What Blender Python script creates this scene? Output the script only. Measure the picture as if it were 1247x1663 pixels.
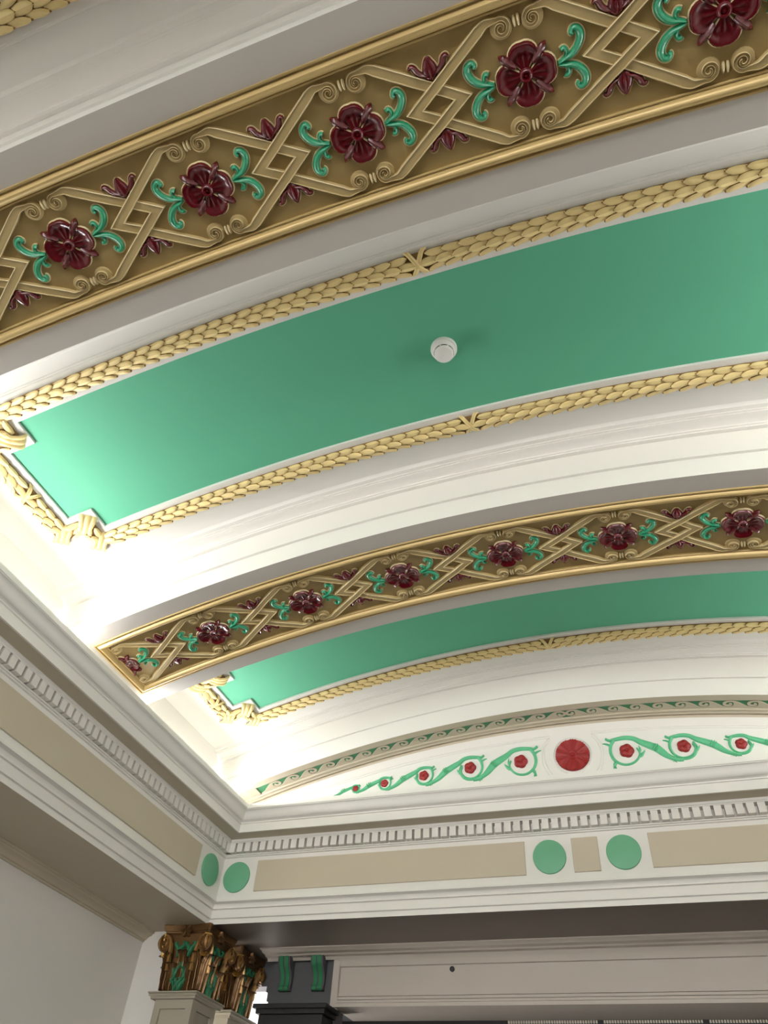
import bpy, bmesh, math, random
from mathutils import Matrix, Vector
random.seed(7)
for o in list(bpy.data.objects): bpy.data.objects.remove(o)
SC = bpy.context.scene
COL = SC.collection
pi = math.pi; sin = math.sin; cos = math.cos

# ------------------------------------------------------------------ camera, world, lights
S = 0.4                        # metres per building unit
EYE = 1.6                      # camera height above the floor
XC, ZC, RR = -0.99591, -11.05575, 16.85533   # barrel vault: axis and soffit radius (units, camera at origin)
cam = bpy.data.objects.new('camera', bpy.data.cameras.new('camera')); COL.objects.link(cam)
cam.data.sensor_fit = 'HORIZONTAL'; cam.data.sensor_width = 36.0
cam.data.lens = 36.0 * 1188.72 / 1247.0
cam.data.clip_start = 0.02
_r = Vector((0.94206938, 0.32899101, 0.06534673)); _u = Vector((0.19429982, -0.69406727, 0.69319421)); _f = Vector((-0.27340969, 0.64034018, 0.71778242))
cam.matrix_world = Matrix(((_r.x, _u.x, -_f.x, 0), (_r.y, _u.y, -_f.y, 0), (_r.z, _u.z, -_f.z, EYE), (0, 0, 0, 1)))
SC.camera = cam
W = bpy.data.worlds.new('world'); SC.world = W; W.use_nodes = True
_nt = W.node_tree; _bg = _nt.nodes['Background']; _bg.inputs[1].default_value = 9.4
_tc = _nt.nodes.new('ShaderNodeTexCoord'); _sx = _nt.nodes.new('ShaderNodeSeparateXYZ'); _cr = _nt.nodes.new('ShaderNodeValToRGB')
_cr.color_ramp.elements[0].position = .48; _cr.color_ramp.elements[0].color = (.85, .84, .82, 1)      # below the horizon, set bright to light the upright faces
_cr.color_ramp.elements[1].position = .53; _cr.color_ramp.elements[1].color = (.98, .99, 1.0, 1)     # overcast sky
_mr = _nt.nodes.new('ShaderNodeMapRange'); _mr.inputs[1].default_value = -1; _mr.inputs[2].default_value = 1
_nt.links.new(_tc.outputs['Generated'], _sx.inputs[0]); _nt.links.new(_sx.outputs['Z'], _mr.inputs[0])
_nt.links.new(_mr.outputs[0], _cr.inputs[0]); _nt.links.new(_cr.outputs[0], _bg.inputs[0])
SC.view_settings.view_transform = 'Standard'; SC.view_settings.look = 'None'
SC.view_settings.gamma = 1.0; SC.view_settings.use_curve_mapping = False
SC.view_settings.exposure = 0.27
COVE_W = 9.8                  # watts per metre of cove strip
COVE_COL = (0.965, 0.975, 1.0)

def P(x, y, z): return Vector((x * S, y * S, z * S + EYE))
def cyl(s, Y, h):
    a = s / RR
    return P(XC + (RR + h) * sin(a), Y, ZC + (RR + h) * cos(a))

# ------------------------------------------------------------------ materials
def mat(name, rgb, rough=0.6, metal=0.0, var=0.06, vscale=3.0, bump=0.05, bscale=60.0, coat=0.0, spec=0.5):
    m = bpy.data.materials.new(name); m.use_nodes = True
    nt = m.node_tree; b = nt.nodes['Principled BSDF']
    lin = [((c / 255) / 12.92 if c / 255 <= .04045 else ((c / 255 + .055) / 1.055) ** 2.4) for c in rgb]
    tc = nt.nodes.new('ShaderNodeTexCoord')
    n1 = nt.nodes.new('ShaderNodeTexNoise'); n1.inputs['Scale'].default_value = vscale; n1.inputs['Detail'].default_value = 4
    nt.links.new(tc.outputs['Object'], n1.inputs['Vector'])
    mx = nt.nodes.new('ShaderNodeMix'); mx.data_type = 'RGBA'
    mx.inputs[6].default_value = [c * (1 - var) for c in lin] + [1]
    mx.inputs[7].default_value = [min(1, c * (1 + var)) for c in lin] + [1]
    nt.links.new(n1.outputs['Fac'], mx.inputs[0]); nt.links.new(mx.outputs[2], b.inputs['Base Color'])
    b.inputs['Roughness'].default_value = rough; b.inputs['Metallic'].default_value = metal
    b.inputs['Specular IOR Level'].default_value = spec
    b.inputs['Coat Weight'].default_value = coat; b.inputs['Coat Roughness'].default_value = 0.15
    if bump > 0:
        n2 = nt.nodes.new('ShaderNodeTexNoise'); n2.inputs['Scale'].default_value = bscale; n2.inputs['Detail'].default_value = 3
        nt.links.new(tc.outputs['Object'], n2.inputs['Vector'])
        bp = nt.nodes.new('ShaderNodeBump'); bp.inputs['Strength'].default_value = bump; bp.inputs['Distance'].default_value = 0.004
        nt.links.new(n2.outputs['Fac'], bp.inputs['Height']); nt.links.new(bp.outputs['Normal'], b.inputs['Normal'])
    return m
M_CREAM = mat('cream_plaster', (231, 228, 220), .6, bump=.03, var=.015, vscale=1.2)
M_WHITE = mat('white_gloss_paint', (234, 231, 224), .4, bump=.04, var=.012)
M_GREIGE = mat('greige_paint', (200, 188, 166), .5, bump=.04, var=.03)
M_RIBGREY = mat('warm_grey_paint', (190, 184, 175), .45, bump=.04, var=.03)
M_GREEN = mat('seafoam_green_paint', (99, 182, 146), .6, bump=.02, var=.02, vscale=1.5, spec=.3)
M_DISC = mat('mint_disc_paint', (110, 178, 140), .5, bump=.02, var=.03)
M_GOLD = mat('gold_paint', (196, 174, 124), .45, .12, bump=.12, bscale=90, var=.06, vscale=8)
M_GROUND = mat('antique_gold_ground', (170, 146, 94), .5, .1, bump=.2, bscale=45, var=.16, vscale=9)
M_FRAME = mat('gold_frame_paint', (198, 172, 116), .36, .25, bump=.03, var=.04)
M_RIM = mat('pale_gold_rim', (232, 216, 172), .5, .05, bump=.08, var=.05)
M_LEAFGOLD = mat('garland_gold', (236, 212, 150), .42, .12, bump=.15, bscale=120, var=.07, vscale=14)
M_LEAFGROOVE = mat('garland_groove_shade', (138, 104, 52), .6, .1, bump=.1, var=.1)  # dark core and leaf sides: shade between leaves put into the colour
M_RED = mat('oxblood_gloss', (92, 10, 20), .26, bump=.05, var=.15, vscale=20, coat=.4)
M_BRICKRED = mat('brick_red_paint', (150, 34, 34), .45, bump=.05, var=.12, vscale=20)
M_LEAFGREEN = mat('leaf_green_gloss', (42, 150, 108), .3, bump=.05, var=.12, vscale=18, coat=.2)
M_VINE = mat('vine_green_paint', (96, 190, 140), .45, bump=.05, var=.1, vscale=16)
M_WAVEGREEN = mat('deep_green_paint', (44, 128, 82), .5, bump=.04, var=.08)
M_LINE = mat('dark_wash', (84, 62, 40), .7, bump=.05, var=.1)
M_BRONZE = mat('bronze_gilt', (112, 82, 50), .34, .6, bump=.3, bscale=90, var=.5, vscale=16)
M_BRIGHTGILT = mat('bright_gilt', (206, 166, 92), .3, .75, bump=.1, var=.12, vscale=20)
M_GILTEDGE = mat('light_gilt', (178, 138, 86), .34, .5, bump=.1, var=.2, vscale=20)  # lighter gilt on the volute spiral ridges
M_CAPGREEN = mat('capital_green', (48, 122, 84), .5, bump=.1, var=.12, vscale=20)
M_PIER = mat('pier_stone_paint', (168, 160, 143), .55, bump=.04, var=.03)
M_WALL = mat('off_white_wall', (226, 222, 216), .7, bump=.05, var=.012, bscale=150)
M_SOFFITSHADE = mat('soffit_shade_taupe', (100, 90, 80), .5, bump=.04, var=.04)  # far beam underside only: its shade put into a darker colour
M_BACK = mat('grey_lintel_paint', (196, 186, 174), .5, bump=.04, var=.04)
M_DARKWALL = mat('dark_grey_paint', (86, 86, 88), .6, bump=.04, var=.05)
M_PASSAGE = mat('passage_paint', (214, 206, 204), .7, bump=.04, var=.03)
M_BLACK = mat('black_timber', (14, 12, 12), .5, bump=.05, var=.2)
M_FLOOR = mat('dark_floor', (36, 30, 28), .5, bump=.02, var=.06)  # unseen floor, kept dark to cut light bounced onto the soffits
M_PLASTIC = mat('white_plastic', (238, 236, 230), .4, bump=0, var=.01)
M_SLOT = mat('black_plastic', (20, 20, 20), .5, bump=0, var=.05)
M_BEAD = mat('pale_bead', (230, 222, 205), .4, bump=0, var=.05)
M_GLOBE = bpy.data.materials.new('globe_glow'); M_GLOBE.use_nodes = True  # glow of the added passage globe
_b = M_GLOBE.node_tree.nodes['Principled BSDF']; _b.inputs['Emission Color'].default_value = (*COVE_COL, 1); _b.inputs['Emission Strength'].default_value = 6

# ------------------------------------------------------------------ object helpers
def newmesh(name, V, F, mats, mi=None, smooth=35):
    me = bpy.data.meshes.new(name); me.from_pydata([tuple(v) for v in V], [], F)
    for m in (mats if isinstance(mats, (list, tuple)) else [mats]): me.materials.append(m)
    if mi: me.polygons.foreach_set('material_index', mi)
    bm = bmesh.new(); bm.from_mesh(me); bmesh.ops.recalc_face_normals(bm, faces=bm.faces); bm.to_mesh(me); bm.free()
    if smooth:
        me.polygons.foreach_set('use_smooth', [True] * len(me.polygons))
        me.set_sharp_from_angle(angle=math.radians(smooth))
    me.update(); return me
def put(name, me, parent=None, mw=None):
    o = bpy.data.objects.new(name, me); COL.objects.link(o)
    if parent is not None: o.parent = parent
    if mw is not None:
        o.matrix_basis = (WM[parent.name].inverted() @ mw) if parent is not None else mw
    WM[o.name] = mw if mw is not None else (WM[parent.name] if parent is not None else Matrix())
    return o
WM = {}
def build(name, V, F, mats, parent=None, mi=None, smooth=35):
    """mesh from world-space vertices; origin at the parent's frame or at the base of its own bounds"""
    if parent is not None: inv = WM[parent.name].inverted(); mw = WM[parent.name]
    else:
        c = Vector(((min(v[0] for v in V) + max(v[0] for v in V)) / 2, (min(v[1] for v in V) + max(v[1] for v in V)) / 2, min(v[2] for v in V)))
        mw = Matrix.Translation(c); inv = mw.inverted()
    me = newmesh(name, [inv @ Vector(v) for v in V], F, mats, mi, smooth)
    return put(name, me, parent, mw)
def thing(name, label, cat, loc, group=None):
    o = bpy.data.objects.new(name, None); COL.objects.link(o); o.empty_display_size = .05
    mw = Matrix.Translation(loc); o.matrix_basis = mw; WM[o.name] = mw
    tag(o, label, cat, group); return o
def tag(o, label, cat, group=None):
    o['label'] = label; o['category'] = cat
    if group: o['group'] = group
    return o
def struct(o, label=None):
    o['kind'] = 'structure'
    if label: o['label'] = label
    return o
def grid(rows, closed_u=False, off=0):
    """rows: list of equal-length vertex lists -> faces"""
    n = len(rows); m = len(rows[0]); F = []
    for i in range(n - 1):
        for j in range(m if closed_u else m - 1):
            a = off + i * m + j; b = off + i * m + (j + 1) % m
            F.append((a, b, b + m, a + m))
    return F
def flat(rows): return [v for r in rows for v in r]
def box(x0, x1, y0, y1, z0, z1):
    V = [P(x, y, z) for z in (z0, z1) for y in (y0, y1) for x in (x0, x1)]
    F = [(0, 2, 3, 1), (4, 5, 7, 6), (0, 1, 5, 4), (2, 6, 7, 3), (0, 4, 6, 2), (1, 3, 7, 5)]
    return V, F
def join(*parts):
    V = []; F = []
    for v, f in parts:
        o = len(V); V += list(v); F += [tuple(i + o for i in q) for q in f]
    return V, F
def rounded_box(x0, x1, y0, y1, z0, z1, b):
    """box with chamfered edges"""
    bm = bmesh.new(); V, F = box(x0, x1, y0, y1, z0, z1)
    vs = [bm.verts.new(v) for v in V]; [bm.faces.new([vs[i] for i in f]) for f in F]
    bmesh.ops.recalc_face_normals(bm, faces=bm.faces)
    bmesh.ops.bevel(bm, geom=list(bm.edges), offset=b * S, segments=2, affect='EDGES', profile=.5)
    bm.verts.index_update(); V = [v.co.copy() for v in bm.verts]; F = [tuple(v.index for v in f.verts) for f in bm.faces]; bm.free()
    return V, F
def smoothpath(pts, n=8):
    """Catmull-Rom through the points"""
    q = [pts[0]] + list(pts) + [pts[-1]]; out = []
    for i in range(1, len(q) - 2):
        p0, p1, p2, p3 = q[i - 1], q[i], q[i + 1], q[i + 2]
        for k in range(n):
            t = k / n
            out.append(tuple(.5 * (2 * b + (c - a) * t + (2 * a - 5 * b + 4 * c - d) * t * t + (3 * b - a - 3 * c + d) * t ** 3) for a, b, c, d in zip(p0, p1, p2, p3)))
    out.append(tuple(pts[-1])); return out
SEC_STRAP = [(-1.08, 0), (-.98, .92), (-.9, 1.0), (-.8, 1.0), (-.74, .78), (.74, .78), (.8, 1.0), (.9, 1.0), (.98, .92), (1.08, 0)]
SEC_ROUND = [(-1.15, 0), (-1.0, .3), (-.82, .55), (-.5, .85), (0, 1.0), (.5, .85), (.82, .55), (1.0, .3), (1.15, 0)]
def ribbon(path, wid, dep, sec=SEC_ROUND):
    """path [(a,b)], half-width and depth per point -> rows of (a,b,d)"""
    rows = []; n = len(path)
    for i in range(n):
        a = path[max(i - 1, 0)]; c = path[min(i + 1, n - 1)]
        tx, ty = c[0] - a[0], c[1] - a[1]; L = math.hypot(tx, ty) or 1; nx, ny = -ty / L, tx / L
        w = wid[i] if isinstance(wid, list) else wid; d = dep[i] if isinstance(dep, list) else dep
        rows.append([(path[i][0] + nx * w * u, path[i][1] + ny * w * u, d * k) for u, k in sec])
    return rows
def ribmesh(paths):
    """several (path,wid,dep,sec) -> (verts (a,b,d), faces) with closed ends"""
    V = []; F = []
    for path, wid, dep, sec in paths:
        rows = ribbon(path, wid, dep, sec); o = len(V); m = len(rows[0])
        V += flat(rows); F += grid(rows, off=o)
        F.append(tuple(o + j for j in range(m))); F.append(tuple(o + (len(rows) - 1) * m + j for j in reversed(range(m))))
    return V, F
def spiral(cx, cy, r0, r1, a0, a1, n):
    return [(cx + (r0 + (r1 - r0) * i / n) * cos(a0 + (a1 - a0) * i / n), cy + (r0 + (r1 - r0) * i / n) * sin(a0 + (a1 - a0) * i / n)) for i in range(n + 1)]
def lathe_abd(prof, n=20, cx=0, cy=0):
    rows = [[(cx + r * cos(2 * pi * j / n), cy + r * sin(2 * pi * j / n), d) for j in range(n)] for r, d in prof]
    return flat(rows), grid(rows, closed_u=True)

# ------------------------------------------------------------------ the setting: vault, end walls, floor
HB = 0.035            # recess of the gilt ground
HF = 0.70             # height of the coffer field above the rib soffits
RIBS = [(0.693, 2.2316, -0.125), (5.430, 6.970, -0.084)]
NE = 9.52
SEND = -5.375         # vault end at the left (arc length on the soffit)
SENDR = 5.375
# side profile of a rib, from its soffit edge up to the field (offset away from the rib, height)
RIBPROF = [(0, 0), (0, .243), (-.014, .245), (-.014, .260), (.018, .263), (.018, .570), (.004, .572), (.004, .586), (.048, .590), (.048, .606), (.066, .610), (.07, .622), (.09, .632), (.15, .637), (.19, .640), (.19, .652), (.21, .654), (.21, .668), (.255, .670), (.268, .688), (.285, .70)]
def arcsweep(prof, s0, s1, n=72):
    rows = [[cyl(s0 + (s1 - s0) * i / n, Y, h) for Y, h in prof] for i in range(n + 1)]
    return flat(rows), grid(rows)
bays = [(-2.506, 0.693), (2.2316, 5.430), (6.970, 9.52)]
parts = []
for a, b in bays: parts.append(arcsweep([(a + .2, HF), (b - .2, HF)], SEND - .02, SENDR + .02))
parts.append(arcsweep([(-2.62, HF), (-2.306, HF)], SEND, SENDR, 24))
V, F = join(*parts)
struct(build('ceiling', V, F, M_CREAM, smooth=40), 'cream segmental barrel vault above the cornice')
XL, XR = -6.349, 2 * XC + 6.349        # frieze planes
XWL = -6.50; XWR = 2 * XC + 6.50       # vault end walls above the cornice
# vertical end walls that rise from the cove trough
for nm, x, sg in (('wall_left_upper', XWL, -1), ('wall_right_upper', XWR, 1)):
    V, F = box(min(x, x + sg * .25), max(x, x + sg * .25), -6, 10.3, 4.3, 6.0)
    struct(build(nm, V, F, M_CREAM, smooth=0), 'cream upright strip of wall between cove and vault')
V, F = box(-7.9, -7.65, -9, 10.3, -4, 3.32); struct(build('wall_left', V, F, M_WALL, smooth=0), 'plain off-white wall under the left soffit')
V, F = join(box(-7.9, -6.98, 10.3, 10.6, -4, 3.32)); struct(build('wall_return', V, F, M_WALL, smooth=0), 'narrow off-white return wall beside the pilaster')
V, F = box(5.66, 5.9, -9, 13.6, -4, 3.32); struct(build('wall_right', V, F, M_WALL, smooth=0), 'off-white wall on the right')
V, F = join(box(-9, 6, -9.3, -9, -4, .5), box(-9, 6, -9.3, -9, 4.6, 7), box(-9, -7, -9.3, -9, .5, 4.6), box(5, 6, -9.3, -9, .5, 4.6)); struct(build('wall_back', V, F, M_WALL, smooth=0), 'unseen wall behind the viewer with an added wide opening for daylight')  # opening invented; its sill and head set to shape the daylight
V, F = join(*[box(x - .05, x + .05, -9.2, -9.1, .5, 4.6) for x in (-7, -4, -1, 2, 5)], *[box(-7, 5, -9.2, -9.1, z - .05, z + .05) for z in (.55, 2.6, 4.55)]); struct(build('window_added', V, F, M_WHITE, smooth=0), 'white frame of the added, unseen window opening behind the viewer')
V, F = join(box(-9, XWL, -9.3, -6, 3.3, 7), box(XWR, 6, -9.3, -6, 3.3, 7), box(-9, 6, -9.3, -2.7, 4.76, 5.0), box(-9, 6, -2.7, -2.5, 4.76, 7.2)); struct(build('wall_rear_blocker', V, F, M_CREAM, smooth=0), 'unseen upper walls and low ceiling behind the viewer, added to block light')  # low ceiling and end wall added to keep light off the nearest bay
V, F = box(-9, 6, -9, 14.5, -4.3, -4.0); struct(build('floor', V, F, M_FLOOR, smooth=0), 'dark floor')
V, F = box(-9, 6, 13.6, 13.9, -4, 3.6); struct(build('wall_far', V, F, M_PASSAGE, smooth=0), 'pale wall of the passage beyond the far beam')

# ------------------------------------------------------------------ entablature (architrave, frieze, dentils, cornice) on three sides
ENT = [(-1.9, 3.300), (-.105, 3.300), (-.105, 3.366), (-.075, 3.372), (-.075, 3.482), (-.045, 3.488), (-.045, 3.496), (-.055, 3.503), (-.05, 3.522), (-.03, 3.545), (.0, 3.556), (.028, 3.560), (.028, 3.585), (.006, 3.592), (0, 3.64),
       (0, 4.176), (.024, 4.182), (.024, 4.196), (.045, 4.202), (.045, 4.214), (.05, 4.216), (.004, 4.218), (.004, 4.347), (.118, 4.350), (.118, 4.362), (.13, 4.372), (.14, 4.398), (.36, 4.398), (.365, 4.386), (.392, 4.386), (.392, 4.505), (.408, 4.510), (.408, 4.528), (.42, 4.533)]
for i in range(9):
    t = i / 8; ENT.append((.425 + .115 * t, 4.538 + .118 * (t - .16 * sin(2 * pi * t))))
ENT += [(.540, 4.664), (.552, 4.668), (.552, 4.694), (.535, 4.700), (.535, 4.745), (.44, 4.745), (.44, 4.60), (-.2, 4.60)]
def entab(p, side, t):
    """point on an entablature run: p projection, side, t coordinate along"""
    if side == 'L': return lambda z: P(XL + p, t, z)
    if side == 'R': return lambda z: P(XR - p, t, z)
    return lambda z: P(t, 10 - p, z)
def run(side, nm, label):
    rows = []
    for e in range(2):
        row = []
        for p, z in ENT:
            if side == 'F': t = (XL + p) if e == 0 else (XR - p)
            else: t = -6.0 if e == 0 else 10 - p
            row.append(entab(p, side, t)(z))
        rows.append(row)
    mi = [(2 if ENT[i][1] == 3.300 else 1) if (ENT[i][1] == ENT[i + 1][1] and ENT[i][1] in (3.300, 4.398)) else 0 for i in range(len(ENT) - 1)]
    return struct(build(nm, flat(rows), grid(rows), [M_WHITE, M_GREIGE, M_SOFFITSHADE if side == 'F' else M_GREIGE], mi=mi, smooth=28), label)
TL = run('L', 'trim_1', 'white entablature with dentils along the left wall')
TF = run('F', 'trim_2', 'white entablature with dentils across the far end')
TR = run('R', 'trim_3', 'white entablature with dentils along the right wall')
# dentils: one mesh, copied
DP = .1278
def dentil_mesh(axis):
    w = .045; V = []
    for z in (4.219, 4.348):
        for q in (.003, .117):
            for e in (-w, w): V.append((e, q, z))
    F = [(0, 2, 3, 1), (4, 5, 7, 6), (0, 1, 5, 4), (2, 6, 7, 3), (0, 4, 6, 2), (1, 3, 7, 5)]
    if axis == 'L': V = [(q * S, e * S, z * S) for e, q, z in V]
    elif axis == 'R': V = [(-q * S, e * S, z * S) for e, q, z in V]
    else: V = [(e * S, -q * S, z * S) for e, q, z in V]
    return newmesh('dentil', V, F, M_WHITE, smooth=0)
for side, par in (('L', TL), ('F', TF), ('R', TR)):
    me = dentil_mesh(side)
    if side == 'F':
        k = 0; x = XL + .16
        while x < XR - .12: put('dentil', me, par, Matrix.Translation(P(x, 10, 0))); x += DP
    else:
        y = 10 - .16; X = XL if side == 'L' else XR
        while y > (1.0 if side == 'L' else 6.0): put('dentil', me, par, Matrix.Translation(P(X, y, 0))); y -= DP
# frieze panels and discs
def frieze_panel(par, side, t0, t1, z0=3.682, z1=4.112):
    g = .022
    if side == 'F': V, F = rounded_box(t0, t1, 10 - g, 10.01, z0, z1, .006)
    elif side == 'L': V, F = rounded_box(XL - .01, XL + g, t0, t1, z0, z1, .006)
    else: V, F = rounded_box(XR - g, XR + .01, t0, t1, z0, z1, .006)
    return build('frieze_panel', V, F, M_GREIGE, par, smooth=0)
def frieze_disc(par, side, t, z=3.894, r=.216):
    V = []; n = 48
    prof = [(0, .03), (r * .94, .03), (r * .985, .027), (r, .018), (r, -.005)]
    for rad, d in prof:
        for j in range(n):
            a, b = rad * cos(2 * pi * j / n), rad * sin(2 * pi * j / n)
            V.append(P(t + a, 10 - d, z + b) if side == 'F' else P(XL + d, t + a, z + b) if side == 'L' else P(XR - d, t + a, z + b))
    F = [(i * n + j, i * n + (j + 1) % n, (i + 1) * n + (j + 1) % n, (i + 1) * n + j) for i in range(len(prof) - 1) for j in range(n)]
    o = build('frieze_disc', V, F, M_DISC, par, smooth=30); o['label'] = 'seafoam green disc on the white frieze'; return o
frieze_panel(TF, 'F', -5.758, -1.778); frieze_disc(TF, 'F', -6.079); frieze_disc(TF, 'F', -1.458)
frieze_panel(TF, 'F', -1.158, -.823); frieze_disc(TF, 'F', -.516); frieze_panel(TF, 'F', -.19, 3.77); frieze_disc(TF, 'F', 4.09)
frieze_panel(TL, 'L', 1.2, 9.305); frieze_disc(TL, 'L', 9.648); frieze_panel(TL, 'L', -5.5, .2)
frieze_panel(TR, 'R', 1.2, 9.305); frieze_disc(TR, 'R', 9.648)
# crown moulding where the left soffit meets the wall
CR = [(-7.655, 3.165), (-7.625, 3.165), (-7.625, 3.188), (-7.60, 3.192), (-7.585, 3.215), (-7.555, 3.235), (-7.515, 3.252), (-7.505, 3.272), (-7.485, 3.276), (-7.485, 3.302)]
rows = [[P(x, y, z) for x, z in CR] for y in (-6, 10.3)]
struct(build('trim_4', flat(rows), grid(rows), M_GREIGE, smooth=28), 'greige crown moulding along the top of the left wall')

# ------------------------------------------------------------------ rib ornaments (local frame: s along the arc, t across, d proud of the gilt ground)
def bend(v):
    s, t, d = v; r = RR + HB - d
    return (r * sin(s / RR) * S, t * S, (r * cos(s / RR) - (RR + HB)) * S)
def local(name, V, F, mats, mi=None, smooth=40): return newmesh(name, [bend(v) for v in V], F, mats, mi, smooth)
def orn(s, Y): return Matrix.Translation(cyl(s, Y, HB)) @ Matrix.Rotation(s / RR, 4, 'Y')

def petal_abd(th, nu=10, nw=8):
    rows = []
    W_ = [0, .2, .42, .6, .74, .84, .92, .97, 1.0]
    D_ = [.024, .027, .025, .027, .037, .049, .051, .043, .024]
    for w, d in zip(W_, D_):
        row = []
        for j in range(nu + 1):
            u = -1 + 2 * j / nu
            ro = .210 * (1 - .20 * abs(u) ** 2.6) - .006 * math.exp(-(u / .2) ** 2)
            r = .042 + (ro - .042) * w; a = th + math.radians(36) * u * (.92 + .08 * w)
            dd = d + .005 * cos(u * 11) * (1 - w) * w * 4 - .012 * abs(u) ** 3 * w
            row.append((r * cos(a), r * sin(a), dd))
        rows.append(row)
    m = nu + 1; V = flat(rows); F = grid(rows); mi = [0] * len(F)
    # side skirt in pale gold around the three free edges
    edge = [i * m for i in range(len(rows))] + [(len(rows) - 1) * m + j for j in range(1, m)] + [i * m + nu for i in range(len(rows) - 2, -1, -1)]
    cxm, cym = .13 * cos(th), .13 * sin(th); o = len(V)
    for k in edge:
        x, y, d = V[k]; dx, dy = x - cxm, y - cym; L = math.hypot(dx, dy)
        V.append((x + dx / L * .008, y + dy / L * .008, .004))
    for q in range(len(edge) - 1):
        F.append((edge[q], edge[q + 1], o + q + 1, o + q)); mi.append(1)
    return V, F, mi
def sepal_abd(th):
    path = [(r * cos(th), r * sin(th)) for r in (.085, .11, .14, .17, .195, .215, .228)]
    wid = [.012, .02, .026, .026, .021, .012, .003]; dep = [.034, .042, .046, .048, .045, .037, .022]
    return ribmesh([(path, wid, dep, [(-1.25, 0), (-1, .6), (-.55, .72), (0, 1), (.55, .72), (1, .6), (1.25, 0)])])
def rosette_core():
    return lathe_abd([(0.002, .048), (.010, .048), (.016, .038), (.020, .038), (.025, .050), (.034, .053), (.044, .045), (.05, .026), (.052, 0)], 20)
PET = []
for k in range(4):
    v, f, mi = petal_abd(k * pi / 2); PET.append(local('petal', v, f, [M_RED, M_RIM], mi))
SEP = [local('sepal', *sepal_abd(pi / 4 + k * pi / 2), M_RED) for k in range(4)]
CORE = local('rosette', *rosette_core(), M_RED)
# half rosette, cut by the end of the frame (kept on the +s side)
def half_rosette(sign, cut):
    V = []; F = []; mi = []
    for k in range(4):
        v, f, m = petal_abd(k * pi / 2); o = len(V); V += v; F += [tuple(i + o for i in q) for q in f]; mi += m
        v, f = sepal_abd(pi / 4 + k * pi / 2); o = len(V); V += v; F += [tuple(i + o for i in q) for q in f]; mi += [0] * len(f)
    v, f = rosette_core(); o = len(V); V += v; F += [tuple(i + o for i in q) for q in f]; mi += [0] * len(f)
    me = local('rosette', V, F, [M_RED, M_RIM], mi)
    bm = bmesh.new(); bm.from_mesh(me)
    bmesh.ops.bisect_plane(bm, geom=bm.verts[:] + bm.edges[:] + bm.faces[:], plane_co=(sign * cut * S, 0, 0), plane_no=(-sign, 0, 0), clear_outer=True)
    bm.to_mesh(me); bm.free(); return me
HALF = {1: half_rosette(1, .05), -1: half_rosette(-1, .05)}

def rimmed(name, paths, m, rim=.007, riz=.012):
    """rounded relief with a thin pale edge at its foot"""
    V, F = ribmesh(paths); mi = [0] * len(F)
    rp = [(p, ([w + rim for w in wd] if isinstance(wd, list) else wd + rim), riz, [(-1, 0), (-.98, 1), (.98, 1), (1, 0)]) for p, wd, dp, sc in paths]
    v, f = ribmesh(rp); o = len(V); V += v; F += [tuple(i + o for i in q) for q in f]; mi += [1] * len(f)
    return local(name, V, F, [m, M_RIM], mi)
# green leaf scroll on the +s side of a rosette (mirrored for the other side)
def leaf_scroll(sg):
    paths = []
    for e in (-1, 1):
        big = smoothpath([(.222, .004 * e), (.262, .018 * e), (.305, .030 * e), (.345, .055 * e), (.375, .095 * e), (.385, .135 * e), (.372, .168 * e), (.345, .180 * e), (.328, .162 * e), (.340, .146 * e)], 5)
        n = len(big); wd = [.010 + .016 * sin(pi * min(1, (i / n) * 1.05)) ** .8 * (1 if i / n < .8 else 1) for i in range(n)]
        wd = [max(.009, w) for w in wd]; wd[-6:] = [.017, .018, .018, .017, .015, .012]
        paths.append(([(sg * a, b) for a, b in big], wd, [.045 - .01 * i / n for i in range(n)], SEC_ROUND))
        sm = smoothpath([(.250, .010 * e), (.275, .034 * e), (.283, .062 * e), (.268, .082 * e), (.252, .074 * e)], 4)
        n = len(sm); paths.append(([(sg * a, b) for a, b in sm], [.010 + .010 * (i / n) for i in range(n)], .036, SEC_ROUND))
    return rimmed('leaf_scroll', paths, M_LEAFGREEN)
LSC = {1: leaf_scroll(1), -1: leaf_scroll(-1)}
# lily (bud plus two curling petals); apex away from the strap crossing, sign e across the rib
def lily(e):
    bud = smoothpath([(0, .165 * e), (0, .185 * e), (0, .215 * e), (0, .25 * e), (0, .285 * e), (.004, .318 * e)], 3)
    n = len(bud); wd = [.010 + .044 * sin(pi * (i / (n - 1)) ** .85) ** .9 for i in range(n)]; wd[-1] = .008
    b = rimmed('lily', [(bud, wd, [.03 + .03 * sin(pi * i / n) for i in range(n)], [(-1.1, 0), (-.9, .5), (-.6, .75), (-.15, .8), (0, 1), (.15, .8), (.6, .75), (.9, .5), (1.1, 0)])], M_RED)
    ps = []
    for sg in (-1, 1):
        p = smoothpath([(.012 * sg, .188 * e), (.04 * sg, .206 * e), (.072 * sg, .222 * e), (.095 * sg, .246 * e), (.108 * sg, .274 * e), (.128 * sg, .286 * e), (.142 * sg, .272 * e)], 3)
        n = len(p); ps.append(rimmed('lily_petal', [(p, [.007 + .016 * sin(pi * i / n) for i in range(n)], [.045 - .012 * i / n for i in range(n)], SEC_ROUND)], M_RED, .006))
    return b, ps
LILY = {1: lily(1), -1: lily(-1)}
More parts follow.
